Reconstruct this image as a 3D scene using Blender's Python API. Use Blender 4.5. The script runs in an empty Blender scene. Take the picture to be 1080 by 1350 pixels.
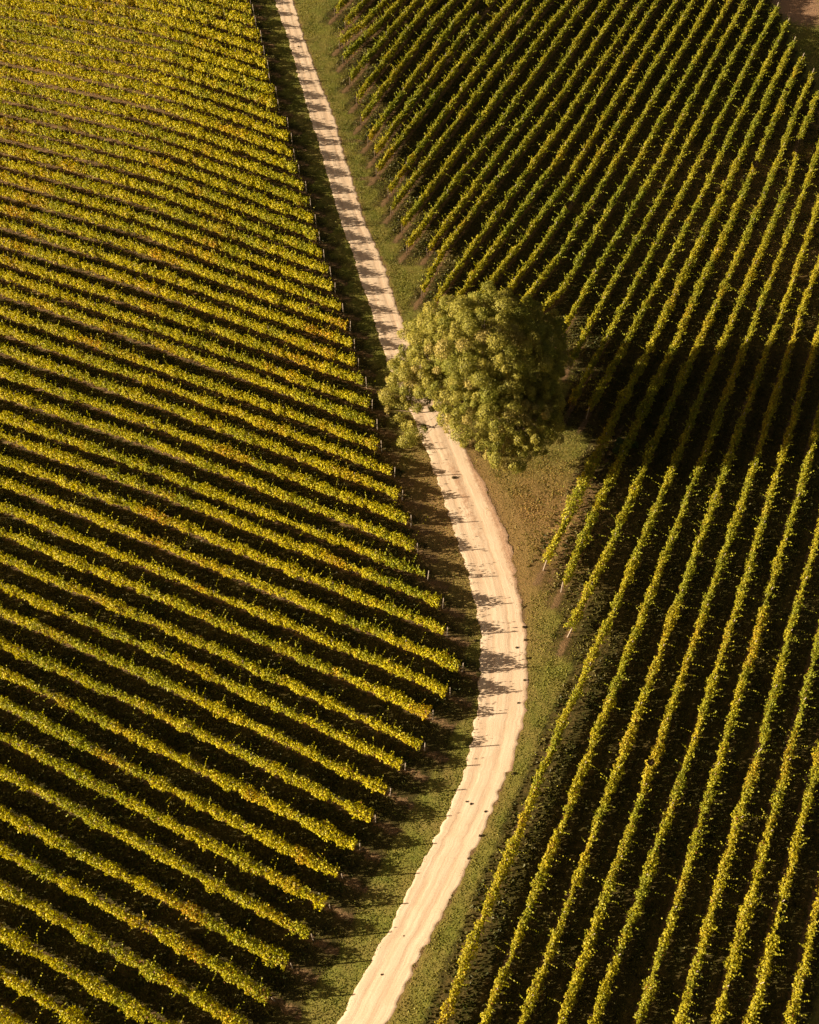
import bpy, math, json
import numpy as np
from mathutils import Matrix, Vector

DATA = json.loads(r'''{"f":1229.9041400340084,"pit":0.9898924105067195,"H":96.9710489586835,"roll":0.02161101179380888,"Z":[[-9.018,-9.434,-9.724,-9.678,-9.053,-7.564,-5.114,-2.274,0.437,2.83,4.967],[-5.365,-5.807,-6.158,-6.162,-5.57,-4.241,-2.035,0.191,2.109,3.786,5.345],[-1.771,-2.202,-2.602,-2.677,-1.735,-0.143,1.393,2.536,3.49,4.437,5.427],[1.584,1.221,0.908,0.204,0.974,3.476,4.048,3.944,4.069,4.468,5.036],[4.42,3.934,3.359,0.931,-0.401,1.875,3.13,3.313,3.421,3.689,4.091],[6.521,5.626,4.53,1.215,-1.509,-1.083,0.233,1.119,1.673,2.131,2.595],[7.819,6.112,4.03,0.707,-2.134,-2.936,-2.362,-1.447,-0.646,0.025,0.636],[8.404,5.955,3.205,0.052,-2.658,-4.1,-4.312,-3.819,-3.093,-2.346,-1.628],[8.588,5.609,2.479,-0.649,-3.346,-5.184,-6.011,-6.006,-5.503,-4.788,-4.024]],"GX":[-110.0,36.66666666666666],"GY":[0.0,41.25],"thL":1.1461456807053647,"thR":-0.435080489990685,"L":{"-4":[[-48.28,13.16],[-35.52,7.39],[-22.76,1.63]],"-3":[[-49.2,16.58],[-36.44,10.81],[-23.69,5.04]],"-2":[[-50.17,20.15],[-37.41,14.39],[-21.76,7.39],[-9.0,1.62]],"-1":[[-51.26,24.19],[-38.5,18.42],[-22.42,11.13],[-12.9,6.63]],"0":[[-52.19,27.64],[-39.44,21.87],[-23.03,14.62],[-11.07,9.01]],"1":[[-53.19,31.33],[-40.44,25.56],[-23.63,18.08],[-9.69,11.71]],"2":[[-54.3,35.43],[-41.55,29.66],[-24.29,21.83],[-7.95,14.05]],"3":[[-55.32,39.16],[-42.56,33.4],[-24.91,25.33],[-6.61,16.86]],"4":[[-56.35,42.98],[-43.6,37.22],[-25.5,28.68],[-5.56,19.57]],"5":[[-57.31,46.52],[-44.56,40.76],[-26.15,32.41],[-4.04,22.16]],"6":[[-58.24,49.93],[-45.48,44.16],[-26.83,36.23],[-2.61,24.83]],"7":[[-59.36,54.06],[-46.6,48.29],[-27.48,39.96],[-1.28,27.52]],"8":[[-60.25,57.36],[-47.5,51.59],[-28.09,43.4],[0.17,30.06]],"9":[[-61.32,61.3],[-48.56,55.53],[-28.69,46.79],[2.14,32.13]],"10":[[-62.31,64.97],[-49.55,59.2],[-29.33,50.41],[2.98,35.56]],"11":[[-63.31,68.66],[-50.55,62.89],[-29.92,53.76],[4.8,38.11]],"12":[[-64.37,72.6],[-51.61,66.83],[-30.6,57.55],[6.13,41.01]],"13":[[-65.3,76.09],[-52.55,70.32],[-31.27,61.38],[4.53,45.3]],"14":[[-66.3,79.81],[-53.54,74.04],[-31.93,65.14],[4.05,48.84]],"15":[[-67.18,83.14],[-54.43,77.37],[-32.47,68.19],[2.33,52.53]],"16":[[-68.27,87.23],[-55.51,81.46],[-33.2,72.32],[1.15,56.38]],"17":[[-69.28,91.05],[-56.52,85.28],[-33.77,75.59],[0.29,60.18]],"18":[[-70.35,95.14],[-57.6,89.37],[-34.44,79.47],[-0.87,64.02]],"19":[[-71.34,98.91],[-58.59,93.14],[-35.04,82.95],[-1.89,67.54]],"20":[[-72.32,102.65],[-59.56,96.88],[-35.57,85.96],[-3.64,71.68]],"21":[[-73.36,106.65],[-60.6,100.89],[-36.29,90.19],[-4.35,75.35]],"22":[[-74.22,109.97],[-61.46,104.21],[-36.79,93.09],[-5.17,78.75]],"23":[[-75.1,113.38],[-62.34,107.61],[-37.39,96.65],[-6.05,82.8]],"24":[[-76.08,117.2],[-63.33,111.44],[-38.09,100.77],[-7.33,86.13]],"25":[[-77.18,121.48],[-64.43,115.71],[-38.64,104.06],[-8.03,89.71]],"26":[[-78.08,125.0],[-65.33,119.23],[-39.32,108.07],[-8.85,93.23]],"27":[[-79.05,128.78],[-66.3,123.02],[-39.95,111.85],[-10.01,96.84]],"28":[[-80.04,132.67],[-67.29,126.9],[-40.45,114.88],[-11.45,100.85]],"29":[[-80.91,136.08],[-68.16,130.31],[-41.1,118.83],[-12.22,104.34]],"30":[[-81.8,139.58],[-69.05,133.81],[-41.68,122.35],[-13.47,107.88]],"31":[[-82.76,143.36],[-70.01,137.59],[-42.27,125.94],[-14.43,111.86]],"32":[[-83.59,146.62],[-70.84,140.85],[-42.81,129.25],[-15.27,115.58]],"33":[[-84.49,150.16],[-71.74,144.39],[-43.42,132.99],[-16.35,119.2]],"34":[[-85.47,154.01],[-72.71,148.24],[-43.94,136.25],[-17.37,123.25]],"35":[[-86.3,157.29],[-73.55,151.52],[-44.54,139.97],[-18.76,127.17]],"36":[[-87.27,161.1],[-74.52,155.33],[-45.19,143.98],[-19.81,131.01]],"37":[[-88.32,165.24],[-75.57,159.47],[-45.76,147.48],[-20.63,134.94]],"38":[[-89.28,169.01],[-76.53,163.24],[-46.34,151.06],[-21.57,138.75]],"39":[[-90.2,172.63],[-77.45,166.87],[-46.9,154.52],[-23.5,143.4]],"40":[[-91.08,176.09],[-78.33,170.32],[-47.48,158.06],[-24.2,146.81]],"41":[[-92.05,179.88],[-79.29,174.11],[-48.07,161.69],[-25.71,150.46]],"42":[[-93.03,183.75],[-80.27,177.98],[-48.68,165.42],[-26.31,154.04]],"43":[[-93.97,187.45],[-81.21,181.68],[-49.27,169.02],[-27.38,158.13]],"44":[[-94.93,191.22],[-82.17,185.46],[-49.88,172.72],[-28.36,162.58]],"45":[[-95.91,195.08],[-83.15,189.32],[-50.67,176.49],[-29.74,166.71]],"46":[[-64.2,185.9],[-51.44,180.13],[-30.59,170.7]],"47":[[-65.03,189.57],[-52.27,183.8],[-31.64,174.47]]},"R":{"-24":[[-9.9,184.03],[-15.8,171.34]],"-23":[[-7.79,180.5],[-13.69,167.8]],"-22":[[-4.21,180.87],[-10.11,168.18],[-14.45,161.72]],"-21":[[-1.31,181.2],[-7.21,168.51],[-13.51,157.12]],"-20":[[1.87,181.59],[-4.03,168.89],[-12.02,151.45]],"-19":[[4.93,181.98],[-0.97,169.28],[-10.58,146.17]],"-18":[[8.56,182.47],[2.66,169.77],[-9.57,140.81]],"-17":[[12.35,183.0],[6.45,170.3],[-8.21,135.63]],"-16":[[15.6,183.47],[9.7,170.77],[-6.96,132.47]],"-15":[[19.57,184.05],[13.67,171.36],[-6.55,127.98]],"-14":[[23.0,184.57],[17.1,171.88],[-4.45,123.16]],"-13":[[26.74,185.15],[20.83,172.45],[-3.96,118.86]],"-12":[[32.58,189.05],[26.68,176.35],[24.74,173.06],[-2.11,114.92]],"-11":[[34.1,186.22],[28.2,173.52],[21.03,157.65],[13.86,141.78],[6.18,126.14],[-1.29,110.41]],"-10":[[37.93,186.88],[32.03,174.18],[25.52,159.2],[1.88,109.79]],"-9":[[41.6,187.44],[35.7,174.75],[24.94,150.68],[4.28,109.92],[1.07,100.68]],"-8":[[45.44,188.02],[39.54,175.32],[24.36,142.35],[8.28,110.13],[2.94,98.68]],"-7":[[48.41,188.45],[42.51,175.76],[23.82,134.57],[11.72,110.31],[5.0,97.19]],"-6":[[52.14,188.99],[46.24,176.3],[23.19,125.76],[15.16,110.5],[7.47,96.18]],"-5":[[55.58,189.48],[49.68,176.79],[22.66,118.62],[18.73,110.7],[11.28,97.42]],"-4":[[59.19,189.99],[53.29,177.29],[22.31,110.89],[22.01,110.0],[14.5,96.91]],"-3":[[62.96,190.5],[57.06,177.81],[25.78,111.08],[21.35,101.53],[17.97,97.04]],"-2":[[66.15,190.93],[60.25,178.23],[53.64,164.02],[47.13,149.75],[40.76,135.42],[34.11,121.23],[27.31,107.1],[20.75,92.85]],"-1":[[69.64,191.39],[63.74,178.7],[57.65,165.6],[51.62,152.47],[45.67,139.3],[39.61,126.19],[33.52,113.09],[27.29,100.05],[21.32,86.9]],"0":[[70.15,184.88],[63.93,171.68],[57.78,158.45],[51.65,145.2],[45.54,131.95],[39.4,118.71],[33.19,105.51],[27.02,92.29],[20.81,79.08]],"1":[[71.08,179.64],[65.15,166.88],[59.12,154.16],[53.03,141.47],[47.24,128.64],[41.31,115.87],[35.33,103.13],[29.16,90.47],[22.91,77.85]],"2":[[70.92,173.13],[64.77,159.9],[58.68,146.65],[52.67,133.35],[46.52,120.12],[40.37,106.89],[34.2,93.67],[27.95,80.48],[21.75,67.27],[15.65,54.02]],"3":[[71.35,167.64],[65.34,154.71],[59.45,141.71],[53.66,128.67],[47.73,115.7],[41.56,102.83],[35.74,89.81],[29.5,76.97],[23.27,64.14],[17.48,51.1]],"4":[[72.24,162.59],[66.18,149.56],[60.58,136.32],[54.57,123.26],[48.62,110.18],[42.43,97.21],[36.21,84.26],[30.09,71.26],[24.18,58.16],[17.73,45.31]],"5":[[72.01,156.61],[65.73,143.1],[60.54,129.08],[54.32,115.55],[47.95,102.08],[41.64,88.59],[35.45,75.04],[29.15,61.54],[22.91,48.01],[16.19,34.7],[9.9,21.2],[3.92,7.55],[-1.14,-3.33]],"6":[[74.15,152.42],[68.24,139.73],[62.25,126.52],[56.35,113.27],[50.2,100.15],[44.13,86.98],[38.15,73.77],[32.04,60.62],[25.96,47.46],[19.85,34.31],[13.82,21.12],[7.64,8.01],[2.59,-2.88]],"7":[[70.87,138.45],[64.97,125.75],[59.18,112.55],[53.27,99.39],[47.11,86.36],[41.05,73.27],[35.18,60.1],[29.14,47.01],[23.13,33.9],[17.01,20.85],[10.83,7.82],[5.77,-3.06]],"8":[[67.07,123.07],[61.17,110.37],[55.19,97.61],[49.54,84.69],[43.9,71.78],[38.03,58.96],[31.96,46.24],[26.12,33.42],[20.2,20.63],[14.12,7.91],[9.07,-2.97]],"9":[[63.3,107.55],[57.4,94.85],[50.87,80.25],[44.25,65.7],[37.79,51.08],[31.01,36.6],[24.06,22.2],[16.94,7.88],[11.88,-3.0]],"10":[[59.2,91.25],[53.3,78.55],[47.05,64.34],[40.49,50.26],[33.97,36.18],[27.47,22.08],[20.84,8.03],[15.79,-2.85]],"11":[[54.33,72.22],[48.43,59.52],[42.3,46.77],[36.55,33.84],[30.45,21.08],[24.45,8.27],[19.39,-2.62]],"12":[[50.69,57.44],[44.79,44.74],[36.1,26.31],[27.4,7.88],[22.34,-3.0]],"13":[[47.37,44.11],[41.47,31.41],[30.54,8.52],[25.48,-2.36]],"14":[[44.37,30.86],[38.47,18.16],[34.7,10.15],[33.52,7.97],[28.46,-2.91]]},"TL":[[-36.13,205.0],[-27.46,176.28],[-23.87,164.39],[-21.22,153.45],[-18.48,143.27],[-15.83,133.67],[-13.58,124.5],[-11.27,115.72],[-8.74,107.35],[-6.59,99.35],[-4.56,91.75],[-3.47,87.38],[-1.8,83.17],[-0.29,78.96],[1.57,73.36],[3.23,68.03],[4.53,62.97],[5.32,59.59],[6.27,56.22],[7.1,53.07],[7.79,49.14],[8.15,46.61],[8.25,42.77],[7.89,39.8],[7.49,36.58],[7.02,33.41],[6.18,30.04],[5.08,27.1],[4.17,25.14],[3.13,23.23],[1.26,19.69],[-0.6,16.09],[-1.92,13.48],[-3.66,10.51],[-5.26,7.48],[-16.93,-14.63]],"TR":[[-31.31,205.55],[-23.99,176.46],[-21.0,164.58],[-17.78,153.7],[-14.5,143.57],[-12.17,133.93],[-9.84,124.74],[-7.53,115.93],[-4.55,107.54],[-2.74,99.49],[-0.41,91.86],[1.23,87.49],[3.73,81.89],[5.3,76.65],[6.8,71.53],[7.95,67.12],[9.27,63.83],[10.49,59.3],[11.31,55.3],[12.04,52.08],[12.54,49.87],[12.87,46.55],[12.92,42.8],[12.67,38.17],[11.56,33.45],[10.64,30.39],[9.38,27.28],[7.86,24.0],[6.41,21.41],[4.63,17.47],[2.52,14.36],[1.11,11.44],[-0.2,8.98],[-0.97,7.54],[-12.76,-14.51]],"MR":[[4.93,79.05],[6.45,73.81],[9.52,66.06],[10.76,61.77],[11.98,58.44],[12.32,56.06],[12.69,51.28],[13.11,46.84],[13.33,43.27],[13.24,39.84],[12.37,35.52],[11.15,31.42]]}''')
rng = np.random.default_rng(7)
S = 3.0
scene = bpy.context.scene
C = scene.collection

# ------------------------------------------------------------------ terrain
Zc = np.array(DATA['Z'])
NX, NY = Zc.shape
GX0, GDX = DATA['GX']
GY0, GDY = DATA['GY']

def _bs(t):
    return [(1-t)**3/6, (3*t**3-6*t**2+4)/6, (-3*t**3+3*t**2+3*t+1)/6, t**3/6]

def terr(x, y):
    x = np.asarray(x, float); y = np.asarray(y, float)
    fx = np.clip((x-GX0)/GDX, 0, NX-3-1e-6); fy = np.clip((y-GY0)/GDY, 0, NY-3-1e-6)
    ix = fx.astype(int); iy = fy.astype(int)
    wx = _bs(fx-ix); wy = _bs(fy-iy)
    z = 0
    for a in range(4):
        for b in range(4):
            z = z + wx[a]*wy[b]*Zc[ix+a, iy+b]
    return z

# cheap smooth value noise on arrays ------------------------------------
_tab = rng.random(65536)
def _h(i, j, s):
    return _tab[(i*7919 + j*104729 + s*1299709) & 65535]
def vnoise(x, y, s=0):
    x = np.asarray(x, float); y = np.asarray(y, float)
    i = np.floor(x).astype(np.int64); j = np.floor(y).astype(np.int64)
    u = x-i; v = y-j
    u = u*u*(3-2*u); v = v*v*(3-2*v)
    return ((_h(i, j, s)*(1-u)+_h(i+1, j, s)*u)*(1-v) + (_h(i, j+1, s)*(1-u)+_h(i+1, j+1, s)*u)*v)
def fbm(x, y, s=0, o=3):
    r = 0; a = 1; t = 0
    for k in range(o):
        r = r+a*vnoise(x*2**k, y*2**k, s+k*17); t += a; a *= .55
    return r/t

# camera -------------------------------------------------------------------
F, PIT, H, ROLL = DATA['f'], DATA['pit'], DATA['H'], DATA['roll']
U = np.array([0, math.sin(PIT), math.cos(PIT)]); FW = np.array([0, math.cos(PIT), -math.sin(PIT)])
XR = np.array([1., 0, 0])
CX = math.cos(ROLL)*XR+math.sin(ROLL)*U
CY = -math.sin(ROLL)*XR+math.cos(ROLL)*U
cam = bpy.data.cameras.new('camera')
cam.sensor_fit = 'VERTICAL'; cam.sensor_height = 24; cam.lens = 24*F/1350
cam.clip_start = 1; cam.clip_end = 5000
co = bpy.data.objects.new('camera', cam); C.objects.link(co)
m = Matrix(((CX[0], CY[0], -FW[0], 0), (CX[1], CY[1], -FW[1], 0), (CX[2], CY[2], -FW[2], H), (0, 0, 0, 1)))
co.matrix_world = m
scene.camera = co

# light --------------------------------------------------------------------
SAZ, SEL = math.radians(5.0), math.radians(14.6)
sd = Vector((math.cos(SAZ)*math.cos(SEL), math.sin(SAZ)*math.cos(SEL), -math.sin(SEL)))
sl = bpy.data.lights.new('sun', 'SUN'); sl.energy = 5.0; sl.angle = math.radians(0.5); sl.color = (1.0, 0.80, 0.56)
so = bpy.data.objects.new('sun', sl); C.objects.link(so)
so.rotation_euler = sd.to_track_quat('-Z', 'Y').to_euler(); so.location = (-200, 0, 150)
w = bpy.data.worlds.new('World'); scene.world = w; w.use_nodes = True
nt = w.node_tree
bg = nt.nodes['Background']
sky = nt.nodes.new('ShaderNodeTexSky'); sky.sky_type = 'NISHITA'; sky.sun_disc = False
sky.sun_elevation = SEL; sky.sun_rotation = math.radians(265); sky.dust_density = 4; sky.ozone_density = 0.3; sky.air_density = 1.2
tint = nt.nodes.new('ShaderNodeMix'); tint.data_type = 'RGBA'; tint.blend_type = 'MULTIPLY'; tint.inputs[0].default_value = 1
tint.inputs[7].default_value = (.58, .42, .30, 1)   # warm white balance, and dims the sky fill to deepen shade
nt.links.new(sky.outputs[0], tint.inputs[6]); nt.links.new(tint.outputs[2], bg.inputs[0]); bg.inputs[1].default_value = 0.05
scene.view_settings.view_transform = 'Standard'; scene.view_settings.look = 'None'
scene.view_settings.exposure = EXPO = 1.58
scene.view_settings.gamma = 1.0; scene.view_settings.use_curve_mapping = False
scene.cycles.max_bounces = 5; scene.cycles.diffuse_bounces = 1; scene.cycles.transmission_bounces = 2; scene.cycles.transparent_max_bounces = 4

# materials ----------------------------------------------------------------
def mat(name):
    M = bpy.data.materials.new(name); M.use_nodes = True
    return M, M.node_tree, M.node_tree.nodes['Principled BSDF']
def nd(t, typ, **kw):
    n = t.nodes.new(typ)
    for k, v in kw.items(): setattr(n, k, v)
    return n
def mixc(t, fac, a, b, blend='MIX'):
    n = nd(t, 'ShaderNodeMix', data_type='RGBA', blend_type=blend)
    for i, v in ((0, fac), (6, a), (7, b)):
        if isinstance(v, bpy.types.NodeSocket): t.links.new(v, n.inputs[i])
        elif i == 0: n.inputs[0].default_value = v
        else: n.inputs[i].default_value = (*v, 1)
    return n.outputs[2]
def noise(t, vec, scale, detail=3, rough=.6):
    n = nd(t, 'ShaderNodeTexNoise'); n.inputs['Scale'].default_value = scale
    n.inputs['Detail'].default_value = detail; n.inputs['Roughness'].default_value = rough
    if vec is not None: t.links.new(vec, n.inputs['Vector'])
    return n.outputs[0]
def ramp(t, v, a, b, ca=0., cb=1.):
    n = nd(t, 'ShaderNodeMapRange'); t.links.new(v, n.inputs[0])
    n.inputs[1].default_value = a; n.inputs[2].default_value = b; n.inputs[3].default_value = ca; n.inputs[4].default_value = cb
    return n.outputs[0]
def attr(t, name, out='Color'):
    n = nd(t, 'ShaderNodeAttribute'); n.attribute_name = name
    return n.outputs[out]

def leaf_mat(name, trans=0.35):
    M, t, P = mat(name)
    c = attr(t, 'Col')
    t.links.new(c, P.inputs['Base Color']); P.inputs['Roughness'].default_value = .55
    P.inputs['Specular IOR Level'].default_value = .25
    tr = nd(t, 'ShaderNodeBsdfTranslucent'); 
    hs = nd(t, 'ShaderNodeHueSaturation'); hs.inputs['Value'].default_value = 1.0; hs.inputs['Saturation'].default_value = 1.1
    t.links.new(c, hs.inputs['Color']); t.links.new(hs.outputs[0], tr.inputs[0])
    mx = nd(t, 'ShaderNodeMixShader'); mx.inputs[0].default_value = trans
    t.links.new(P.outputs[0], mx.inputs[1]); t.links.new(tr.outputs[0], mx.inputs[2])
    t.links.new(mx.outputs[0], t.nodes['Material Output'].inputs[0])
    return M
M_vine = leaf_mat('vine_leaves', .35)
M_gum = leaf_mat('gum_leaves', .25)
M_grass = leaf_mat('grass_blades', .3)

M_bark, t, P = mat('bark')
n1 = noise(t, nd(t, 'ShaderNodeTexCoord').outputs['Object'], 3.0, 5)
t.links.new(mixc(t, n1, (.07, .045, .03), (.20, .14, .10)), P.inputs['Base Color']); P.inputs['Roughness'].default_value = .9
M_post, t, P = mat('weathered_post')
n1 = noise(t, nd(t, 'ShaderNodeTexCoord').outputs['Object'], 6.0, 4)
t.links.new(mixc(t, n1, (.20, .16, .12), (.42, .36, .29)), P.inputs['Base Color']); P.inputs['Roughness'].default_value = .8

# ground: soil mask / dry mask / red mask in a point attribute
M_ground, t, P = mat('ground')
tc = nd(t, 'ShaderNodeTexCoord').outputs['Object']
sep = nd(t, 'ShaderNodeSeparateColor'); t.links.new(attr(t, 'Mask'), sep.inputs[0])
nA = noise(t, tc, .35, 4); nB = noise(t, tc, 2.2, 5, .7); nC = noise(t, tc, 9.0, 4, .7)
g = mixc(t, ramp(t, nB, .35, .65), (.11, .13, .022), (.22, .215, .045))
g = mixc(t, ramp(t, nA, .4, .7), g, (.23, .185, .055))
inner = mixc(t, ramp(t, nB, .35, .65), (.024, .024, .007), (.062, .050, .016))   # ground between the vine rows, coloured darker to deepen the shade
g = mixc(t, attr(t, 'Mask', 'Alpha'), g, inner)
dry = mixc(t, ramp(t, nB, .35, .7), (.20, .13, .05), (.32, .21, .085))
g = mixc(t, sep.outputs[1], g, dry)
soil = mixc(t, ramp(t, nC, .3, .7), (.10, .062, .030), (.25, .165, .082))
# ragged mask edge
ma = nd(t, 'ShaderNodeMath', operation='ADD'); t.links.new(sep.outputs[0], ma.inputs[0])
t.links.new(ramp(t, nB, .2, .8, -.35, .35), ma.inputs[1])
g = mixc(t, ramp(t, ma.outputs[0], .35, .65), g, soil)
red = mixc(t, ramp(t, nC, .3, .7), (.26, .15, .09), (.44, .29, .18))
mb = nd(t, 'ShaderNodeMath', operation='ADD'); t.links.new(sep.outputs[2], mb.inputs[0])
t.links.new(ramp(t, nB, .2, .8, -.35, .35), mb.inputs[1])
g = mixc(t, ramp(t, mb.outputs[0], .35, .65), g, red)
fine = ramp(t, nC, .25, .75, .72, 1.25)
cc = nd(t, 'ShaderNodeCombineColor')
for i in range(3): t.links.new(fine, cc.inputs[i])
g = mixc(t, 1.0, g, cc.outputs[0], 'MULTIPLY')
t.links.new(g, P.inputs['Base Color']); P.inputs['Roughness'].default_value = 1; P.inputs['Specular IOR Level'].default_value = .1
bp = nd(t, 'ShaderNodeBump'); bp.inputs['Strength'].default_value = .9; bp.inputs['Distance'].default_value = .12
nD = noise(t, tc, 5.0, 5, .75)
t.links.new(nD, bp.inputs['Height']); t.links.new(bp.outputs[0], P.inputs['Normal'])

M_track, t, P = mat('gravel_track')
uv = attr(t, 'Tuv', 'Vector')      # (across m, along m, 0)
sx = nd(t, 'ShaderNodeSeparateXYZ'); t.links.new(uv, sx.inputs[0])
mp = nd(t, 'ShaderNodeMapping'); mp.inputs['Scale'].default_value = (3.0, .16, 1); t.links.new(uv, mp.inputs[0])
st = noise(t, mp.outputs[0], 1.0, 5, .65)
tcT = nd(t, 'ShaderNodeTexCoord').outputs['Object']
fn = noise(t, tcT, 11.0, 4, .8); bl = noise(t, tcT, .5, 3)
sep = nd(t, 'ShaderNodeSeparateColor'); t.links.new(attr(t, 'Mask'), sep.inputs[0])
g = mixc(t, ramp(t, st, .32, .66), (.66, .51, .36), (.84, .70, .53))
g = mixc(t, ramp(t, bl, .4, .75, 0, .5), g, (.68, .50, .34))
# worn wheel tracks (G) darker, gravel margin (R) redder and rougher
mm = nd(t, 'ShaderNodeMath', operation='MULTIPLY'); t.links.new(sep.outputs[1], mm.inputs[0]); t.links.new(ramp(t, st, .3, .6, 1, .3), mm.inputs[1])
g = mixc(t, mm.outputs[0], g, (.58, .42, .28))
mar = mixc(t, ramp(t, fn, .35, .65), (.30, .16, .09), (.66, .46, .31))
me = nd(t, 'ShaderNodeMath', operation='ADD'); t.links.new(sep.outputs[0], me.inputs[0]); t.links.new(ramp(t, noise(t, tcT, 1.6, 4), .2, .8, -.4, .4), me.inputs[1])
g = mixc(t, ramp(t, me.outputs[0], .3, .9, 0, .9), g, mar)
pb = ramp(t, fn, .3, .7, .74, 1.14)
cc = nd(t, 'ShaderNodeCombineColor')
for i in range(3): t.links.new(pb, cc.inputs[i])
g = mixc(t, 1.0, g, cc.outputs[0], 'MULTIPLY')
t.links.new(g, P.inputs['Base Color']); P.inputs['Roughness'].default_value = .95; P.inputs['Specular IOR Level'].default_value = .15
bp = nd(t, 'ShaderNodeBump'); bp.inputs['Strength'].default_value = .35; bp.inputs['Distance'].default_value = .03
t.links.new(fn, bp.inputs['Height']); 
bp2 = nd(t, 'ShaderNodeBump'); bp2.inputs['Strength'].default_value = .4; bp2.inputs['Distance'].default_value = .05
t.links.new(st, bp2.inputs['Height']); t.links.new(bp.outputs[0], bp2.inputs['Normal']); t.links.new(bp2.outputs[0], P.inputs['Normal'])

# mesh helpers ---------------------------------------------------------------
def mesh_np(name, V, Fq, mats, col=None, pcol=None, smooth=False, mi=None, extra=None):
    """V (n,3), Fq (m,k) faces all of one size, colours per face or per point"""
    me = bpy.data.meshes.new(name)
    V = np.ascontiguousarray(V, np.float32); Fq = np.ascontiguousarray(Fq, np.int32); k = Fq.shape[1]
    me.vertices.add(len(V)); me.vertices.foreach_set('co', V.ravel())
    me.loops.add(Fq.size); me.loops.foreach_set('vertex_index', Fq.ravel())
    me.polygons.add(len(Fq)); me.polygons.foreach_set('loop_start', np.arange(0, Fq.size, k, dtype=np.int32))
    if smooth: me.polygons.foreach_set('use_smooth', np.ones(len(Fq), bool))
    for M in (mats if isinstance(mats, list) else [mats]): me.materials.append(M)
    if mi is not None: me.polygons.foreach_set('material_index', np.asarray(mi, np.int32))
    me.update(calc_edges=True)
    if col is not None:
        a = me.attributes.new('Col', 'FLOAT_COLOR', 'FACE'); a.data.foreach_set('color', np.c_[col, np.ones(len(col))].astype(np.float32).ravel())
    if pcol is not None:
        a = me.attributes.new('Mask', 'FLOAT_COLOR', 'POINT'); a.data.foreach_set('color', (pcol if pcol.shape[1] == 4 else np.c_[pcol, np.ones(len(pcol))]).astype(np.float32).ravel())
    if extra is not None:
        a = me.attributes.new('Tuv', 'FLOAT_VECTOR', 'POINT'); a.data.foreach_set('vector', extra.astype(np.float32).ravel())
    return me
def link(name, me, parent=None, loc=None):
    o = bpy.data.objects.new(name, me); C.objects.link(o)
    if parent is not None: o.parent = parent
    if loc is not None: o.location = loc
    return o
def tag(o, label=None, cat=None, group=None, kind=None):
    if label: o['label'] = label
    if cat: o['category'] = cat
    if group: o['group'] = group
    if kind: o['kind'] = kind
    return o

def quads(P, N, size, asp=1.0, fold=.0):
    """leaf quads at P facing N: returns V, F"""
    n = len(P)
    N = N/np.maximum(np.linalg.norm(N, axis=1, keepdims=True), 1e-6)
    a = rng.normal(size=(n, 3)); T = np.cross(N, a); T /= np.maximum(np.linalg.norm(T, axis=1, keepdims=True), 1e-6)
    B = np.cross(N, T)
    s = np.asarray(size).reshape(-1, 1)*.5
    T = T*s*asp; B = B*s
    # kite outline so the leaf reads pointed
    V = np.stack([P-B, P+T*.85-B*.1, P+B, P-T*.85-B*.1], 1).reshape(-1, 3)
    return V, np.arange(4*n).reshape(n, 4)

def tube_np(pts, rad, seg=6):
    pts = np.array(pts, float); n = len(pts); V = []
    for i in range(n):
        d = pts[min(i+1, n-1)]-pts[max(i-1, 0)]; d /= np.linalg.norm(d)+1e-9
        a = np.array([0, 0, 1.]) if abs(d[2]) < .9 else np.array([1., 0, 0])
        x = np.cross(d, a); x /= np.linalg.norm(x); y = np.cross(d, x)
        for k in range(seg):
            an = 2*math.pi*k/seg; V.append(pts[i]+rad[i]*(math.cos(an)*x+math.sin(an)*y))
    Fs = []
    for i in range(n-1):
        for k in range(seg):
            a = i*seg+k; b = i*seg+(k+1) % seg
            Fs.append((a, b, b+seg, a+seg))
    c = len(V); V.append(pts[-1]+0*pts[-1]); 
    for k in range(0, seg): Fs.append(((n-1)*seg+k, (n-1)*seg+(k+1) % seg, c, c))
    return np.array(V), Fs
def tubes_mesh(name, tubes, M):
    V = []; Fs = []; o = 0
    for v, f in tubes:
        V.append(v); Fs += [tuple(i+o for i in q) for q in f]; o += len(v)
    me = bpy.data.meshes.new(name)
    Fs = [q if q[2] != q[3] else q[:3] for q in Fs]
    me.from_pydata([tuple(x) for x in np.vstack(V)], [], Fs); me.materials.append(M)
    for p in me.polygons: p.use_smooth = True
    return me

# blocks ---------------------------------------------------------------------
LROWS = {int(k): np.array(v) for k, v in DATA['L'].items()}
RROWS = {int(k): np.array(v) for k, v in DATA['R'].items()}
thL, thR = DATA['thL'], DATA['thR']
nL = np.array([math.cos(thL), math.sin(thL)]); dL = np.array([math.sin(thL), -math.cos(thL)])
nR = np.array([math.cos(thR), math.sin(thR)]); dR = np.array([math.sin(thR), -math.cos(thR)])
def row_field(rows, n, d):
    ks = sorted(rows); t0 = np.array([(rows[k][0]@d) for k in ks]); t1 = np.array([(rows[k][-1]@d) for k in ks])
    return np.array(ks, float), t0, t1
def near_rows(rows, n, d, x, y):
    """signed distance to closest row line, row id, t, start and end along it"""
    ks, t0, t1 = row_field(rows, n, d)
    P = np.stack([x, y], -1); t = P@d; q = P@n
    best = np.full(x.shape, 99.); bk = np.zeros(x.shape)
    for k in sorted(rows):
        r = rows[k]; tr = r@d; cr = r@n
        dist = q-np.interp(t, tr, cr)
        m = np.abs(dist) < np.abs(best)
        best = np.where(m, dist, best); bk = np.where(m, k, bk)
    return best, bk, t, np.interp(bk, ks, t0), np.interp(bk, ks, t1)

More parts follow.
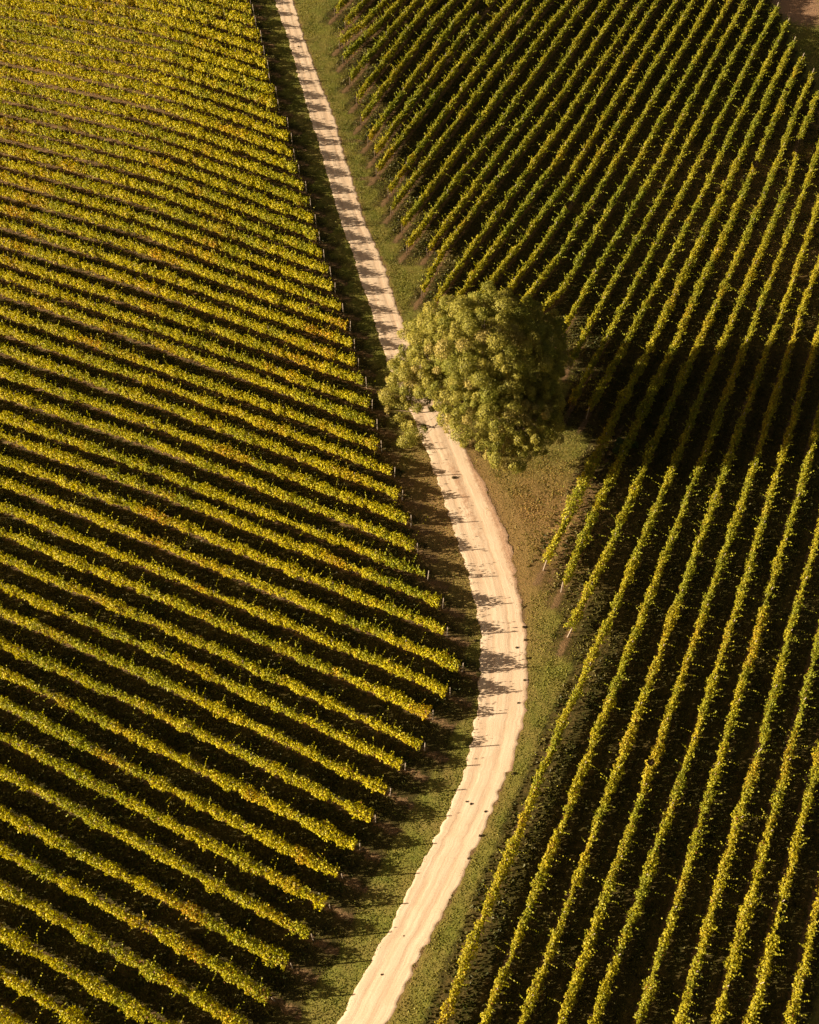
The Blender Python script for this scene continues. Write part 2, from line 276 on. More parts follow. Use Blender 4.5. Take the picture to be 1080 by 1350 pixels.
def poly_x(P, y):  # x of polyline at y  (track edges are monotonic enough in y)
    P = np.array(P); o = np.argsort(P[:, 1]); return np.interp(y, P[o, 1], P[o, 0])
TLp, TRp, MRp = DATA['TL'], DATA['TR'], DATA['MR']

# ground ----------------------------------------------------------------------
xs = np.r_[np.array([-900, -600, -400, -260, -190, -150, -130]), np.arange(-115, 115.1, .6), np.array([130, 150, 190, 260, 400, 600, 900])]
ys = np.r_[np.array([-700, -400, -220, -120, -70, -45]), np.arange(-30, 222, .6), np.array([235, 260, 300, 360, 450, 600, 900, 1400])]
X, Y = np.meshgrid(xs, ys, indexing='ij')
x = X.ravel(); y = Y.ravel(); z = terr(x, y)
soil = np.zeros_like(x); dry = np.zeros_like(x); red = np.zeros_like(x); mound = np.zeros_like(x); blk = np.zeros_like(x)
for rows, n, d, isL in ((LROWS, nL, dL, 1), (RROWS, nR, dR, 0)):
    b, k, tt, t0, t1 = near_rows(rows, n, d, x, y)
    inr = (tt > t0) & (tt < t1+2.6)
    wd = .38+.15*vnoise(x*.4, y*.4, 3)
    soil = np.maximum(soil, np.where(inr, np.clip(1.05-np.abs(b)/wd*.75, 0, .8), 0))
    # wheel ruts between rows, 0.85 m to either side of the mid line
    inb = inr & (np.abs(b) < 1.6)
    dry = np.maximum(dry, np.where(inb, (.15 if isL else .25)*np.exp(-((np.abs(b)-.85)/.22)**2), 0))
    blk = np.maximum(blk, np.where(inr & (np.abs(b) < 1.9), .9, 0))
    mnd = (tt > t1-.2) & (tt < t1+3.2)
    mv = np.where(mnd, np.exp(-(b/.5)**2)*np.exp(-((tt-t1-1.2)/1.1)**2), 0); mound = np.maximum(mound, mv)
soil = np.maximum(soil, mound*(.75 if isL else .95))
xl = poly_x(TLp, y); xr = poly_x(TRp, y)
dl = xl-x; dr = x-xr
# dusty shoulder right of the track by the bend, and drier grass in the wedge
sh = np.exp(-((y-62)/14)**2)
dry = np.maximum(dry, np.where(dr > -1, np.clip(1.1-dr/(1+9*sh), 0, 1)*np.clip(.4+sh, 0, 1), 0))
soil = np.maximum(soil, np.where(dr > -1, np.clip(1.0-dr/(.15+2.2*sh), 0, 1), 0))
dry = np.maximum(dry, np.where(dl > -1, np.clip(1.3-dl/6, 0, 1)*np.exp(-((y-62)/14)**2), 0))
def spot(cx, cy, rx, ry, ang=0):
    c, s_ = math.cos(ang), math.sin(ang); u = (x-cx)*c+(y-cy)*s_; v = -(x-cx)*s_+(y-cy)*c
    return np.exp(-((u/rx)**2+(v/ry)**2))
dry = np.maximum(dry, 1.15*spot(17, 62, 9, 8)); dry = np.clip(dry, 0, 1)
soil = np.maximum(soil, spot(-10.6, 136.9, 2.2, .55)); soil = np.maximum(soil, 1.1*spot(-7.9, 127.6, 2.6, .5, .1))
soil = np.maximum(soil, np.where((dl > -1) & (dl < 6), .55*fbm(x*.6, y*.6, 91)*np.exp(-((y-63)/11)**2), 0))
# tan wheel line right of the first short rows
for k in (2, 3):
    r = RROWS[k]; tr = r@dR; cr = r@nR; P2 = np.stack([x, y], -1); q = P2@nR; t_ = P2@dR
    m_ = (t_ > tr[-1]-26) & (t_ < tr[-1]+2)
    soil = np.maximum(soil, np.where(m_, np.exp(-((q-np.interp(t_, tr, cr)-1.25)/.22)**2)*(.95 if k == 2 else .5), 0))
# ground between upper-left rows painted paler, standing in for sun on the slope
pale = np.clip(1.6*spot(-62, 142, 26, 17)-.15, 0, 1)*(.5+.8*fbm(x*.25, y*.25, 9)-.15)
soil = np.maximum(soil, np.clip(pale, 0, .85))
dry = np.maximum(dry, np.clip(pale*1.2, 0, 1))
red = np.maximum(red, 1.2*spot(75.5, 190, 5.5, 9, 0)); red = np.maximum(red, .9*spot(81, 182, 4.5, 2.2, -.5))
red = np.maximum(red, .55*spot(72, 150, 5, 6)); 
dry = np.maximum(dry, .8*spot(60, 125, 30, 26)); dry = np.clip(dry, 0, 1)
intr = (x > xl+.3) & (x < xr-.3)
fineg = (x > -114) & (x < 114) & (y > -29) & (y < 221)
z = z + np.where(fineg & ~intr & ~((x > xl-.6) & (x < xr+.6)), .10*(fbm(x*.7, y*.7, 5, 3)-.6), 0)
z = z+.22*mound*(dl > 0)+.15*mound*(dr > 0)
nx, ny = X.shape
idx = np.arange(nx*ny).reshape(nx, ny)
Fg = np.stack([idx[:-1, :-1].ravel(), idx[1:, :-1].ravel(), idx[1:, 1:].ravel(), idx[:-1, 1:].ravel()], 1)
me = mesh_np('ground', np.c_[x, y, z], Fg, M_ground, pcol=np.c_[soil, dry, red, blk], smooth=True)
tag(link('ground', me), kind='structure')

# track -------------------------------------------------------------------------
yy = np.arange(-28, 212, .18)
XL = poly_x(TLp, yy); XRr = poly_x(TRp, yy)
k5 = np.ones(25)/25
pad = lambda a: np.convolve(np.pad(a, 12, 'edge'), k5, 'valid')
XL, XRr = pad(XL), pad(XRr)
MRx = np.maximum(XRr, np.where((yy > 30) & (yy < 79), pad(poly_x(MRp, yy)), XRr))
XL = XL + .65*(fbm(yy*1.5, yy*0, 21, 4)-.5) ; 
XRm = MRx + .8*(fbm(yy*1.5, yy*0+5, 22, 4)-.5)
cen = (XL+XRr)/2
along = np.r_[0, np.cumsum(np.hypot(np.diff(cen), .18))]
NA = 28
V = []; mk = []; tuv = []
for i in range(NA):
    f_ = i/(NA-1)
    xx = XL*(1-f_)+XRm*f_
    zz = terr(xx, yy)+.035
    wd_ = XRr-XL; a = (xx-XL)/wd_
    rut = np.exp(-((a-.27)/.075)**2)+np.exp(-((a-.70)/.075)**2)
    edge = (np.abs(f_-.5) > .49)
    zz = zz-.018*rut-.03*edge
    V.append(np.c_[xx, yy, zz])
    marg = np.clip((a-.93)*6, 0, 1)+np.clip((.06-a)*6, 0, 1)+.0*a
    nearb = np.exp(-((yy-66)/10)**2)*np.exp(-((a-.55)/.16)**2)
    mk.append(np.c_[np.clip(marg+nearb*.75, 0, 1), np.clip(rut*.8, 0, 1), marg*0]); tuv.append(np.c_[xx-cen, along, along*0])
V = np.vstack(V); n_ = len(yy); idx = np.arange(NA*n_).reshape(NA, n_)
Ft = np.stack([idx[:-1, :-1].ravel(), idx[1:, :-1].ravel(), idx[1:, 1:].ravel(), idx[:-1, 1:].ravel()], 1)
me = mesh_np('gravel_track', V, Ft, M_track, pcol=np.vstack(mk), extra=np.vstack(tuv), smooth=True)
tag(link('gravel_track', me), kind='structure')

# vine rows -----------------------------------------------------------------------
def project(P):
    Q = P-np.array([0, 0, H]); zc = Q@FW
    return 540+F*(Q@CX)/zc, 675-F*(Q@CY)/zc
GAPS = [(636, 12, 9), (611, 90, 7), (753, 271, 7), (1055, 193, 10), (997, 216, 5), (1038, 118, 3), (858, 1005, 5), (704, 120, 3)]

postm = tubes_mesh('post', [tube_np([(0, 0, -.3), (0, 0, 1.1), (0, 0, 2.15)], [.04, .04, .04], 7)], M_post)
endm = tubes_mesh('end_post', [tube_np([(0, 0, -.3), (0, 0, 1.2), (0, 0, 2.35)], [.06, .06, .055], 8)], M_post)
endd = tubes_mesh('end_post', [tube_np([(0, 0, -.3), (0, 0, 1.0), (0, 0, 1.7)], [.05, .05, .045], 8)], M_bark)
trm = [tubes_mesh('vine_trunk', [tube_np([(0, 0, -.1), (.05*a, .04, .3), (-.04, .03*a, .65), (.02, 0, .98)], [.055, .04, .035, .03], 5),
        tube_np([(.02, 0, .9), (.25, .03*a, 1.0), (.7, 0, 1.02)], [.028, .022, .014], 4), tube_np([(.02, 0, .9), (-.25, -.03*a, 1.0), (-.7, 0, 1.02)], [.028, .022, .014], 4)], M_bark) for a in (-1, 1, 2)]

PAL = {  # albedo: main, alt, autumn
 'L': (np.array([.51, .455, .010]), np.array([.30, .32, .012]), np.array([.52, .27, .015]), np.array([.22, .085, .018])),
 'R': (np.array([.36, .32, .016]), np.array([.20, .225, .014]), np.array([.46, .28, .018]), np.array([.18, .08, .02]))}

def resample(r, step=.5):
    seg = np.hypot(*np.diff(r, axis=0).T); L = np.r_[0, np.cumsum(seg)]
    return r, L
def build_row(r, side, k, name, label, group, ends):
    seg = np.hypot(*np.diff(r, axis=0).T); Lc = np.r_[0, np.cumsum(seg)]; Lt = Lc[-1]
    at = lambda s_: np.stack([np.interp(s_, Lc, r[:, 0]), np.interp(s_, Lc, r[:, 1])], -1)
    base = at(0 if ends[0] else Lt)
    bz = float(terr(base[0], base[1]))
    root = bpy.data.objects.new(name, None); C.objects.link(root); root.location = (base[0], base[1], bz)
    root.empty_display_size = .5
    tag(root, label, 'vine row', group)
    org = np.array([base[0], base[1], bz])
    dvec = (r[-1]-r[0])/np.linalg.norm(r[-1]-r[0]); nv = np.array([-dvec[1], dvec[0]])
    far = np.clip((at(Lt/2)[1]-90)/80, 0, 1)
    dens = 340-120*far
    n = int(Lt*dens)
    s_ = rng.random(n)*Lt
    # vigour along the row, per vine
    seed = k*13+(500 if side == 'R' else 0)
    vig = .50+.95*fbm(s_*.62, s_*0+seed, 31, 3)
    vig = np.where(fbm(s_*.11, s_*0+seed*1.7, 33, 2) < .22, vig*.72, vig)
    vh = _h(np.floor(s_/1.8).astype(np.int64), np.int64(seed), 77)
    vm = np.where(vh < .05, .35, .70+.55*_h(np.floor(s_/1.8).astype(np.int64), np.int64(seed), 78))
    vf = np.abs(s_/1.8-np.floor(s_/1.8)-.5)*2
    vig = vig*vm*(1.06-.22*vf**3)*({2: 1.5, 3: 1.45, 4: 1.25, 5: 1.2}.get(k, 1) if side == 'R' else 1)*(1+.16*far if side == 'L' else 1)*(1+.28*np.exp(-((Lt-s_)/3.0)**2) if (ends[1] and side == 'L') else 1)
    keep = rng.random(n) < np.clip(vig*1.1, .3, 1); s_ = s_[keep]; vig = vig[keep]; n = len(s_)
    ang = rng.random(n)*2*math.pi
    rad = np.sqrt(.25+.85*rng.random(n))
    hw = (.47 if side == 'L' else .37)*vig; hh = (.66 if side == 'L' else .56)*(.72+.28*vig)
    lump = .24*(vnoise(s_*2.3+seed, ang*1.2, 41)-.5)*2+.14*(vnoise(s_*5.5+seed, ang*2.4, 43)-.5)*2
    wx_ = np.cos(ang)*rad*(hw+lump); hz = 1.32+.15*(vig-1)+np.sin(ang)*rad*(hh+lump*.6)
    cx_ = .16*(fbm(s_*.3, s_*0+seed, 35, 2)-.5)*2
    N = np.stack([nv[0]*np.cos(ang), nv[1]*np.cos(ang), np.sin(ang)*1.0], 1)+rng.normal(size=(n, 3))*.75
    N[:, 2] = np.abs(N[:, 2])*.8+.12*N[:, 2]
    kind = np.zeros(n)
    # upright and arching shoots
    ns = int(Lt*5.5); s0 = rng.random(ns)*Lt; nl = 7
    ln = rng.random(ns)**2*(.85)+.24; lean = rng.normal(size=ns)*.6; la = rng.normal(size=ns)*.3
    big = rng.random(ns) < .09; ln = np.where(big, ln+.45, ln); lean = np.where(big, lean*1.9, lean)
    fr = np.tile(np.linspace(.1, 1, nl), ns)
    ss = np.repeat(s0, nl)+fr*np.repeat(ln*la, nl); sw = fr*np.repeat(ln*lean, nl)+rng.normal(size=ns*nl)*.04+np.repeat(rng.normal(size=ns)*.22, nl)
    sz = 1.74+fr*np.repeat(ln, nl)*(1-.25*fr*np.abs(np.repeat(lean, nl)))+rng.normal(size=ns*nl)*.03
    s_ = np.r_[s_, ss]; wx_ = np.r_[wx_, sw]; hz = np.r_[hz, sz]; cx_ = np.r_[cx_, np.interp(ss, [0, Lt], [0, 0])]
    N = np.vstack([N, rng.normal(size=(ns*nl, 3))+np.array([0, 0, .4])]); kind = np.r_[kind, np.ones(ns*nl)]
    # hanging skirt leaves, sparse
    nk = int(Lt*14); s2 = rng.random(nk)*Lt
    s_ = np.r_[s_, s2]; wx_ = np.r_[wx_, rng.normal(size=nk)*.16]; hz = np.r_[hz, .35+rng.random(nk)*.6]; cx_ = np.r_[cx_, s2*0]
    N = np.vstack([N, rng.normal(size=(nk, 3))]); kind = np.r_[kind, np.full(nk, 2)]
    # thin the foliage out towards each free end
    dend = np.full(len(s_), 99.)
    if ends[0]: dend = np.minimum(dend, s_)
    if ends[1]: dend = np.minimum(dend, Lt-s_)
    fade = np.clip((dend-.5)/1.6, 0, 1)
    kp = (dend > .45) & (rng.random(len(s_)) < .6+.4*fade)
    xy = at(s_)+nv*(wx_+cx_)[:, None]
    P = np.c_[xy, terr(xy[:, 0], xy[:, 1])+hz]
    u, v = project(P)
    for gu, gv, gr in GAPS:
        kp &= ~((np.hypot(u-gu, v-gv) < gr))
    P, N, s_, hz, kind, wx_ = P[kp], N[kp], s_[kp], hz[kp], kind[kp], wx_[kp]
    n = len(P)
    A, B, O, R_ = PAL[side]
    c1 = .55*fbm(P[:, 0]*.09, P[:, 1]*.09, 51, 3)+.45*fbm(s_*.5, s_*0+seed+.5, 52, 3); c2 = .55*fbm(P[:, 0]*.13, P[:, 1]*.13, 54, 3)+.45*fbm(s_*.3, s_*0+seed*2.3, 53, 3)
    jit = rng.random(n)
    mixg = np.clip((c1-.43)*5+(jit-.5)*.55, 0, 1)[:, None]
    if side == 'L': # greener near the track ends and in places
        gx = np.clip((P[:, 0]+14)/26, 0, 1)*.35-np.clip((P[:, 1]-60)/100, 0, 1)*.12
        mixg = np.clip(mixg+gx[:, None]-.16, 0, 1)
    else:
        gx = np.clip((P[:, 1]-70)/90, 0, 1)*.28
        mixg = np.clip(mixg+gx[:, None]-.15, 0, 1)
    col = A*(1-mixg)+B*mixg
    om = np.clip((c2-.58)*6, 0, 1)*(jit < .7)+(rng.random(n) < .025)*.9
    om = np.clip(om, 0, 1)[:, None]*(.75 if side == 'L' else .5)
    col = col*(1-om)+O*om
    low = np.clip((1.15-hz)/.5, 0, 1)*(rng.random(n) < .55)   # many low leaves mixed towards dark reddish brown
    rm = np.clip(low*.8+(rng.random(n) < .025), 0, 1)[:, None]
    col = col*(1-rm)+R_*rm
    col = col*(.55+.85*rng.random(n))[:, None]
    sh = kind == 1
    col[sh] = col[sh]*.6+np.array([.27, .31, .03])*.4*(1.1)
    size = (.14+.10*rng.random(n))*(1+.28*far)*np.where(sh, .8, 1)
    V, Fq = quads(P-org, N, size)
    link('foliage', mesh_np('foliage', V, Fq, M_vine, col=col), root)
    # posts and trunks
    def put(nm, me, s1, off=0, rz=None):
        p = at(np.clip(s1, 0, Lt))
        o = bpy.data.objects.new(nm, me); C.objects.link(o); o.parent = root
        o.location = (p[0]-org[0], p[1]-org[1], float(terr(p[0], p[1]))-bz)
        o.rotation_euler = (rng.normal()*.03, rng.normal()*.03, math.atan2(dvec[1], dvec[0]) if rz is None else rz)
        return o
    if ends[0]: put('end_post', endm, .05)
    if ends[1]: put('end_post', endm if side == 'L' or k > 0 else endd, Lt-.05)
    npst = int(Lt/7.5)
    for i in range(npst): put('post', postm, (i+.9)*7.5 if not ends[1] else Lt-(i+.9)*7.5)
    ntr = min(98, int((Lt-1)/1.8)); stp = (Lt-1.6)/max(1, ntr)
    for i in range(ntr+1):
        put('vine_trunk', trm[int(rng.integers(3))], .8+i*stp)
    return root

ORD = ['zeroth', 'first', 'second', 'third', 'fourth', 'fifth', 'sixth', 'seventh', 'eighth', 'ninth', 'tenth', 'eleventh', 'twelfth', 'thirteenth', 'fourteenth', 'fifteenth', 'sixteenth', 'seventeenth', 'eighteenth', 'nineteenth', 'twentieth']
for i, o_ in enumerate(['twenty-'+q for q in ORD[1:10]]): ORD.append(o_)
ORD.append('thirtieth')
for i, o_ in enumerate(['thirty-'+q for q in ORD[1:10]]): ORD.append(o_)
def lab_left(k):
    if k == 12: return 'yellow-green vine row left of the track, its end reaching furthest into the bend'
    if k < 12: return f'{ORD[12-k]} yellowing vine row below the left row that reaches furthest into the track bend'
    return f'{ORD[k-12]} yellowing vine row above the left row that reaches furthest into the track bend'
def lab_right(k):
    if k == 5: return 'long green vine row on the right that borders the grass verge down to the bottom'
    if k > 5: return f'{ORD[k-5]} green vine row to the right of the long row bordering the lower verge'
    if k == 2: return 'vine row bordering the grassy wedge, with a bare strip beside it, right of the tree'
    if k == 3: return 'second vine row from the grassy wedge, between the wedge row and the shrub side'
    if k == 4: return 'third vine row from the grassy wedge, ending beside the long verge row'
    if k == 1: return 'vine row ending just above the trunk shadow of the big tree, at its right'
    if k == 0: return 'green vine row running up from the right foot of the big tree'
    if k > -8: return f'{ORD[-k]} green vine row to the left of the one starting at the tree foot'
    return f'{ORD[-k-7]} green vine row up the right verge counted from the top of the tree crown'
for k in sorted(LROWS):
    build_row(LROWS[k], 'L', k, 'vine_row', lab_left(k), 'vine rows of the left block running down to the track', (False, k >= -1))
for k in sorted(RROWS):
    build_row(RROWS[k], 'R', k, 'vine_row', lab_right(k), 'vine rows of the right block climbing away from the track', (0 <= k <= 5, k < 5))

# the big gum tree ---------------------------------------------------------------
def ground_pt(u, v, h):
    b0 = np.array([u-540, -(v-675)]); d = CX*b0[0]+CY*b0[1]+FW*F
    t_ = (h-H)/d[2]
    for _ in range(12):
        t_ = (h+float(terr(d[0]*t_, d[1]*t_))-H)/d[2]
    return np.array([0, 0, H])+d*t_
TB = ground_pt(655, 567, 0)
LOBES = [(638, 460, 13.4, 5.9), (600, 440, 11.2, 4.4), (668, 428, 12.6, 4.0), (580, 490, 8.2, 4.2), (545, 512, 5.8, 3.3), (562, 470, 7.0, 2.8), (566, 440, 7.0, 2.7), (688, 482, 10.5, 4.6), (640, 540, 8.2, 4.6),
         (690, 555, 6.8, 4.4), (672, 592, 4.4, 2.9), (716, 442, 9.0, 3.0), (728, 482, 7.2, 1.9), (546, 571, 3.4, 1.35), (522, 541, 4.4, 1.2), (610, 500, 9.6, 4.8), (527, 492, 5.2, 2.0), (706, 556, 4.6, 1.7), (642, 410, 13.0, 2.8), (704, 522, 7, 2.8), (606, 540, 5.4, 2.2)]
LC = np.array([ground_pt(a, b, h) for a, b, h, r in LOBES]); LR = np.array([l[3] for l in LOBES])
cl = []; tries = 0
for i in range(len(LR)):   # inner foliage that closes the crown behind the outer puffs
    for _ in range(int(.7*LR[i]**1.5)):
        v = rng.normal(size=3); v /= np.linalg.norm(v)
        cl.append((LC[i]+v*LR[i]*.45*rng.random()**.5*np.array([1, 1, .8]), .9+.5*rng.random(), v, i))
n_in = len(cl)
while len(cl) < 620+n_in and tries < 60000:
    tries += 1
    i = int(rng.choice(len(LR), p=LR**2/np.sum(LR**2)))
    v = rng.normal(size=3); v /= np.linalg.norm(v)
    if v[2] < -.45: continue
    p = LC[i]+v*np.array([1, 1, .8])*LR[i]*(.74+.42*rng.random()**1.6)
    ins = np.min(np.linalg.norm((p-LC)/np.array([1, 1, .8]), axis=1)/LR)
    if ins < .66: continue
    if fbm(p[0]*.42+p[2]*.3, p[1]*.42+p[2]*.42, 95, 2) < .40 and rng.random() < .85: continue
    r_ = .55+.75*rng.random()**1.2
    if any(np.linalg.norm(p-q[0]) < (r_+q[1])*.66 for q in cl[n_in:]): continue
    cl.append((p, r_, v, i))
root = bpy.data.objects.new('gum_tree', None); C.objects.link(root); root.location = tuple(TB)
tag(root, 'large spreading gum tree with clumped olive foliage overhanging the pale track', 'tree')
Vs = []; cols = []; Fs = []; o_ = 0
for p, r_, v, i in cl:
    n = int(780*r_**2)+60; sq = .75+.5*rng.random(3)
    d = rng.normal(size=(n, 3))+v*.7+np.array([0, 0, .3]); d /= np.linalg.norm(d, axis=1, keepdims=True)
    rr = r_*(.78+.26*rng.random(n)**1.5)[:, None]*(1+.25*(vnoise(d[:, 0]*3.5+p[0]*3, d[:, 1]*3.5+p[1]*3+d[:, 2]*3, 71)-.5)[:, None]*1.3)
    rr = rr*(1-.22*(rng.random(n) < .3))[:, None]
    P = p+d*rr*sq
    N = d+rng.normal(size=(n, 3))*.45
    V, Fq = quads(P-TB, N, .11+.12*rng.random(n), .7)
    tone = rng.random(); 
    base = np.array([.205, .215, .030])*(1-tone)+np.array([.34, .30, .055])*tone
    if tone > .86: base = np.array([.34, .285, .075])
    c = base*(.7+.6*rng.random(n))[:, None]
    Vs.append(V); cols.append(c); Fs.append(Fq+o_); o_ += len(V)
link('crown', mesh_np('crown', np.vstack(Vs), np.vstack(Fs), M_gum, col=np.vstack(cols)), root)
# trunk and limbs
tb = []
fork = np.array([-.3, .2, 3.2])
tb.append(tube_np([(0, 0, -.6), (0, 0, .3), (-.15, .1, 1.8), fork], [.85, .68, .55, .50], 12))
for i in range(len(LR)):
    e = LC[i]-TB; st0 = fork
    mid = st0*.55+e*.45+np.array([rng.normal()*.5, rng.normal()*.5, .4]); mid2 = st0*.2+e*.8+rng.normal(size=3)*.35
    tb.append(tube_np([st0-np.array([0, 0, .3]), st0*.8+mid*.2, mid, mid2, e], np.array([.30, .26, .19, .12, .06])*min(1, .25+LR[i]/6), 7))
for j, (p, r_, v, i) in enumerate(cl):
    if j % 3: continue
    e = p-TB; s0 = LC[i]-TB; s0 = s0*.75+(fork)*.25
    tb.append(tube_np([s0, s0*.5+e*.5+rng.normal(size=3)*.25, e], [.06, .04, .015], 4))
link('trunk', tubes_mesh('trunk', tb, M_bark), root)
# bare twigs reaching over the track at the lower left of the crown
tw = []
q0 = ground_pt(600, 535, 4.5)-TB
for (a, b, h) in ((560, 575, 2.6), (572, 566, 3.0), (556, 560, 3.4), (580, 556, 3.4), (566, 548, 4.0), (590, 566, 2.8)):
    e = ground_pt(a, b, h)-TB
    tw.append(tube_np([q0, q0*.5+e*.5+rng.normal(size=3)*.2+np.array([0, 0, .3]), e], [.07, .04, .015], 5))
link('bare_branch', tubes_mesh('bare_branch', tw, M_post), root)

# shrub beside the tree's shadow ---------------------------------------------------
def shrub(nm, u, v, R, label, colr, n=1500, hgt=1.0):
    b = ground_pt(u, v, 0)
    r0 = bpy.data.objects.new(nm, None); C.objects.link(r0); r0.location = tuple(b); tag(r0, label, 'shrub')
    Ps = []; Ns = []
    sub = [(rng.normal(size=2)*R*.45, .3+.45*rng.random()) for _ in range(9)]
    for c2, rr in sub:
        m_ = n//9; d = rng.normal(size=(m_, 3)); d[:, 2] = np.abs(d[:, 2]); d /= np.linalg.norm(d, axis=1, keepdims=True)
        Ps.append(np.c_[c2[0]+d[:, 0]*rr, c2[1]+d[:, 1]*rr, .15+d[:, 2]*rr*1.2*hgt]); Ns.append(d+rng.normal(size=(m_, 3))*.5)
    P = np.vstack(Ps); V, Fq = quads(P, np.vstack(Ns), .12+.08*rng.random(len(P)))
    link('leaves', mesh_np('leaves', V, Fq, M_gum, col=np.array(colr)*(.7+.6*rng.random(len(P)))[:, None]), r0)
    link('stem', tubes_mesh('stem', [tube_np([(0, 0, -.1), (c2[0]*.5, c2[1]*.5, .3), (c2[0], c2[1], .5)], [.04, .03, .015], 5) for c2, rr in sub], M_bark), r0)
shrub('shrub', 817, 592, 1.5, 'low green bushy shrub between two vine rows beside the trunk shadow', (.10, .15, .035))
shrub('shrub', 730, 550, 1.3, 'scrubby olive undergrowth at the right foot of the big tree', (.16, .15, .04))

# weed tufts on and beside the track ------------------------------------------------
def tuft(u, v, R, label, group=None):
    b = ground_pt(u, v, 0); n = 160
    R = R*.72
    d = rng.normal(size=(n, 3)); d[:, 2] = np.abs(d[:, 2]); d /= np.linalg.norm(d, axis=1, keepdims=True)
    P = d*R*(.4+.7*rng.random(n))[:, None]*np.array([1, .9, .75])
    V, Fq = quads(P, d+rng.normal(size=(n, 3))*.6, R*.38*(.7+.6*rng.random(n)))
    o = link('weed_tuft', mesh_np('weed_tuft', V, Fq, M_grass, col=np.array([.11, .08, .035])*(.6+.8*rng.random(n))[:, None]), None, (b[0], b[1], b[2]+.04))
    tag(o, label, 'weed', group)
tuft(598, 630, .36, 'dark clump of weeds in the middle of the track just below the tree')
tuft(615, 1057, .15, 'left of the two small dark weeds close together on the lower track')
tuft(620.5, 1060, .17, 'right of the two small dark weeds close together on the lower track')
tuft(393.5, 62, .28, 'small dark weed on the far narrow part of the track near the top')
tuft(681, 854, .20, 'dark weed standing inside the right edge of the track at its bend')
tuft(626, 845, .26, 'dark weed at the left track edge between vine shadows at the bend')
tuft(503, 1285, .13, 'small dark weed on the track near the bottom of the picture')
tuft(532, 1234, .09, 'tiny dark weed in the middle of the track above the bottom weed')
for (a, b) in ((691, 827), (692, 844), (694, 868), (692, 897), (688, 800), (684, 927), (640, 1070), (618, 1132), (632, 1102), (677, 1020)):
    tuft(a+rng.normal()*.8, b, .16+.12*rng.random(), 'small dark weed tuft dotted along the right edge of the pale track', 'weed tufts along the right track edge')

# grass -------------------------------------------------------------------------------
def grass(nm, P2, hgt, wid, colA, colB, seed):
    n = len(P2); zz = terr(P2[:, 0], P2[:, 1])
    a = rng.random(n)*math.pi; le = rng.normal(size=(n, 2))*.9
    h = hgt*(.5+rng.random(n)); w_ = wid*(.6+.8*rng.random(n))
    dx = np.cos(a)*w_*.5; dy = np.sin(a)*w_*.5
    z0 = zz-.06
    v0 = np.c_[P2[:, 0]-dx, P2[:, 1]-dy, z0]; v1 = np.c_[P2[:, 0]+dx, P2[:, 1]+dy, z0]
    v2 = np.c_[P2[:, 0]+dx*.7+le[:, 0]*h, P2[:, 1]+dy*.7+le[:, 1]*h, zz+h]; v3 = np.c_[P2[:, 0]-dx*.7+le[:, 0]*h, P2[:, 1]-dy*.7+le[:, 1]*h, zz+h*.85]
    V = np.stack([v0, v1, v2, v3], 1).reshape(-1, 3)
    m_ = np.clip(fbm(P2[:, 0]*.35, P2[:, 1]*.35, seed)*2.2-.6+rng.normal(size=n)*.2, 0, 1)[:, None]
    col = (colA*(1-m_)+colB*m_)*(.65+.7*rng.random(n))[:, None]
    return mesh_np(nm, V, np.arange(4*n).reshape(n, 4), M_grass, col=col)
N0 = 2900000
px = rng.random(N0)*190-95; py = rng.random(N0)*222-20
u, v = project(np.c_[px, py, terr(px, py)])
vis = (u > -60) & (u < 1140) & (v > -40) & (v < 1400)
px, py = px[vis], py[vis]
xl = poly_x(TLp, py); xr = poly_x(TRp, py); dl = xl-px; dr = px-xr
bL, kL, tL, t0L, t1L = near_rows(LROWS, nL, dL, px, py)
bR, kR, tR, t0R, t1R = near_rows(RROWS, nR, dR, px, py)
inL = (tL < t1L+.5) & (np.abs(bL) < 3)
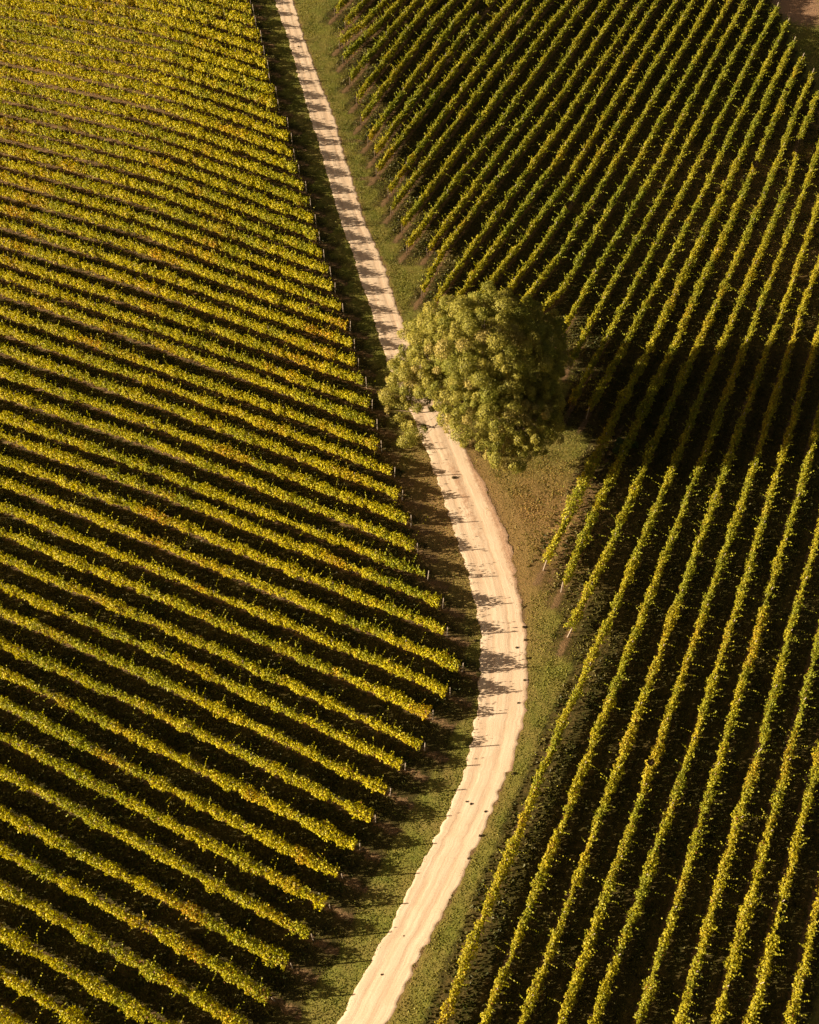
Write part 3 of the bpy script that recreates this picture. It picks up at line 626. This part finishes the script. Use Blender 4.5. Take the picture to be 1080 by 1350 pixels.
inRr = (tR < t1R+.5) & (tR > t0R-.5) & (np.abs(bR) < 1.8)
rag = .75*(fbm(px*1.3, py*1.3, 61)-.55)*2-.35*(rng.random(len(px)) < .12)
out = (dl > .05+rag) | (dr > .1+rag)
verge = out & ~(inL & (dl > 0)) & ~(inRr & (dr > 0))
shd = np.exp(-((py-62)/12)**2)
thin = np.where((dr > 0) & (dr < 3.2*shd+.3), .25, 1.)*np.where((dl > 0) & (dl < 6), 1-.75*np.exp(-((py-62)/11)**2), 1.)
pv = verge & ~((np.hypot((px-75.5), (py-190)*.6) < 5.5)) & ~((np.hypot((px-80), (py-182)) < 3.5)) & (rng.random(len(px)) < thin)
near = np.clip((py-20)/150, 0, 1)
Pv = np.c_[px, py][pv]; 
print('verge tufts', len(Pv))
dryv = np.clip(np.exp(-((Pv[:, 0]-17)**2/81+(Pv[:, 1]-62)**2/80))*1.3, 0, 1)
sel = rng.random(len(Pv)) < dryv*.85
gv = grass('verge_grass', Pv[~sel], .04, .10, np.array([.16, .185, .03]), np.array([.33, .31, .065]), 81)
tag(link('verge_grass', gv), 'short rough green grass growing on the verges beside the track', 'grass', kind='stuff')
gd = grass('dry_grass', Pv[sel], .045, .105, np.array([.24, .21, .045]), np.array([.44, .30, .09]), 83)
tag(link('dry_grass', gd), 'brownish dry grass covering the wedge below the big tree', 'grass', kind='stuff')
inn = ((inL & (dl > 0)) | (inRr & (dr > 0)))
bb = np.where(dl > 0, np.abs(bL), np.abs(bR))
pi_ = inn & (bb > .5) & ((dl > 0) | (rng.random(len(px)) < .55)) & (rng.random(len(px)) < .8*np.clip(fbm(px*.5, py*.5, 63)*2.4-.55, .15, 1))
Pi = np.c_[px, py][pi_]; print('inter tufts', len(Pi))
gi = grass('inter_row_grass', Pi, .14, .16, np.array([.055, .068, .012]), np.array([.15, .13, .03]), 85)  # blade colours darkened to add to the shade in the row gaps
tag(link('inter_row_grass', gi), 'patchy dark grass and weeds between the vine rows', 'grass', kind='stuff')
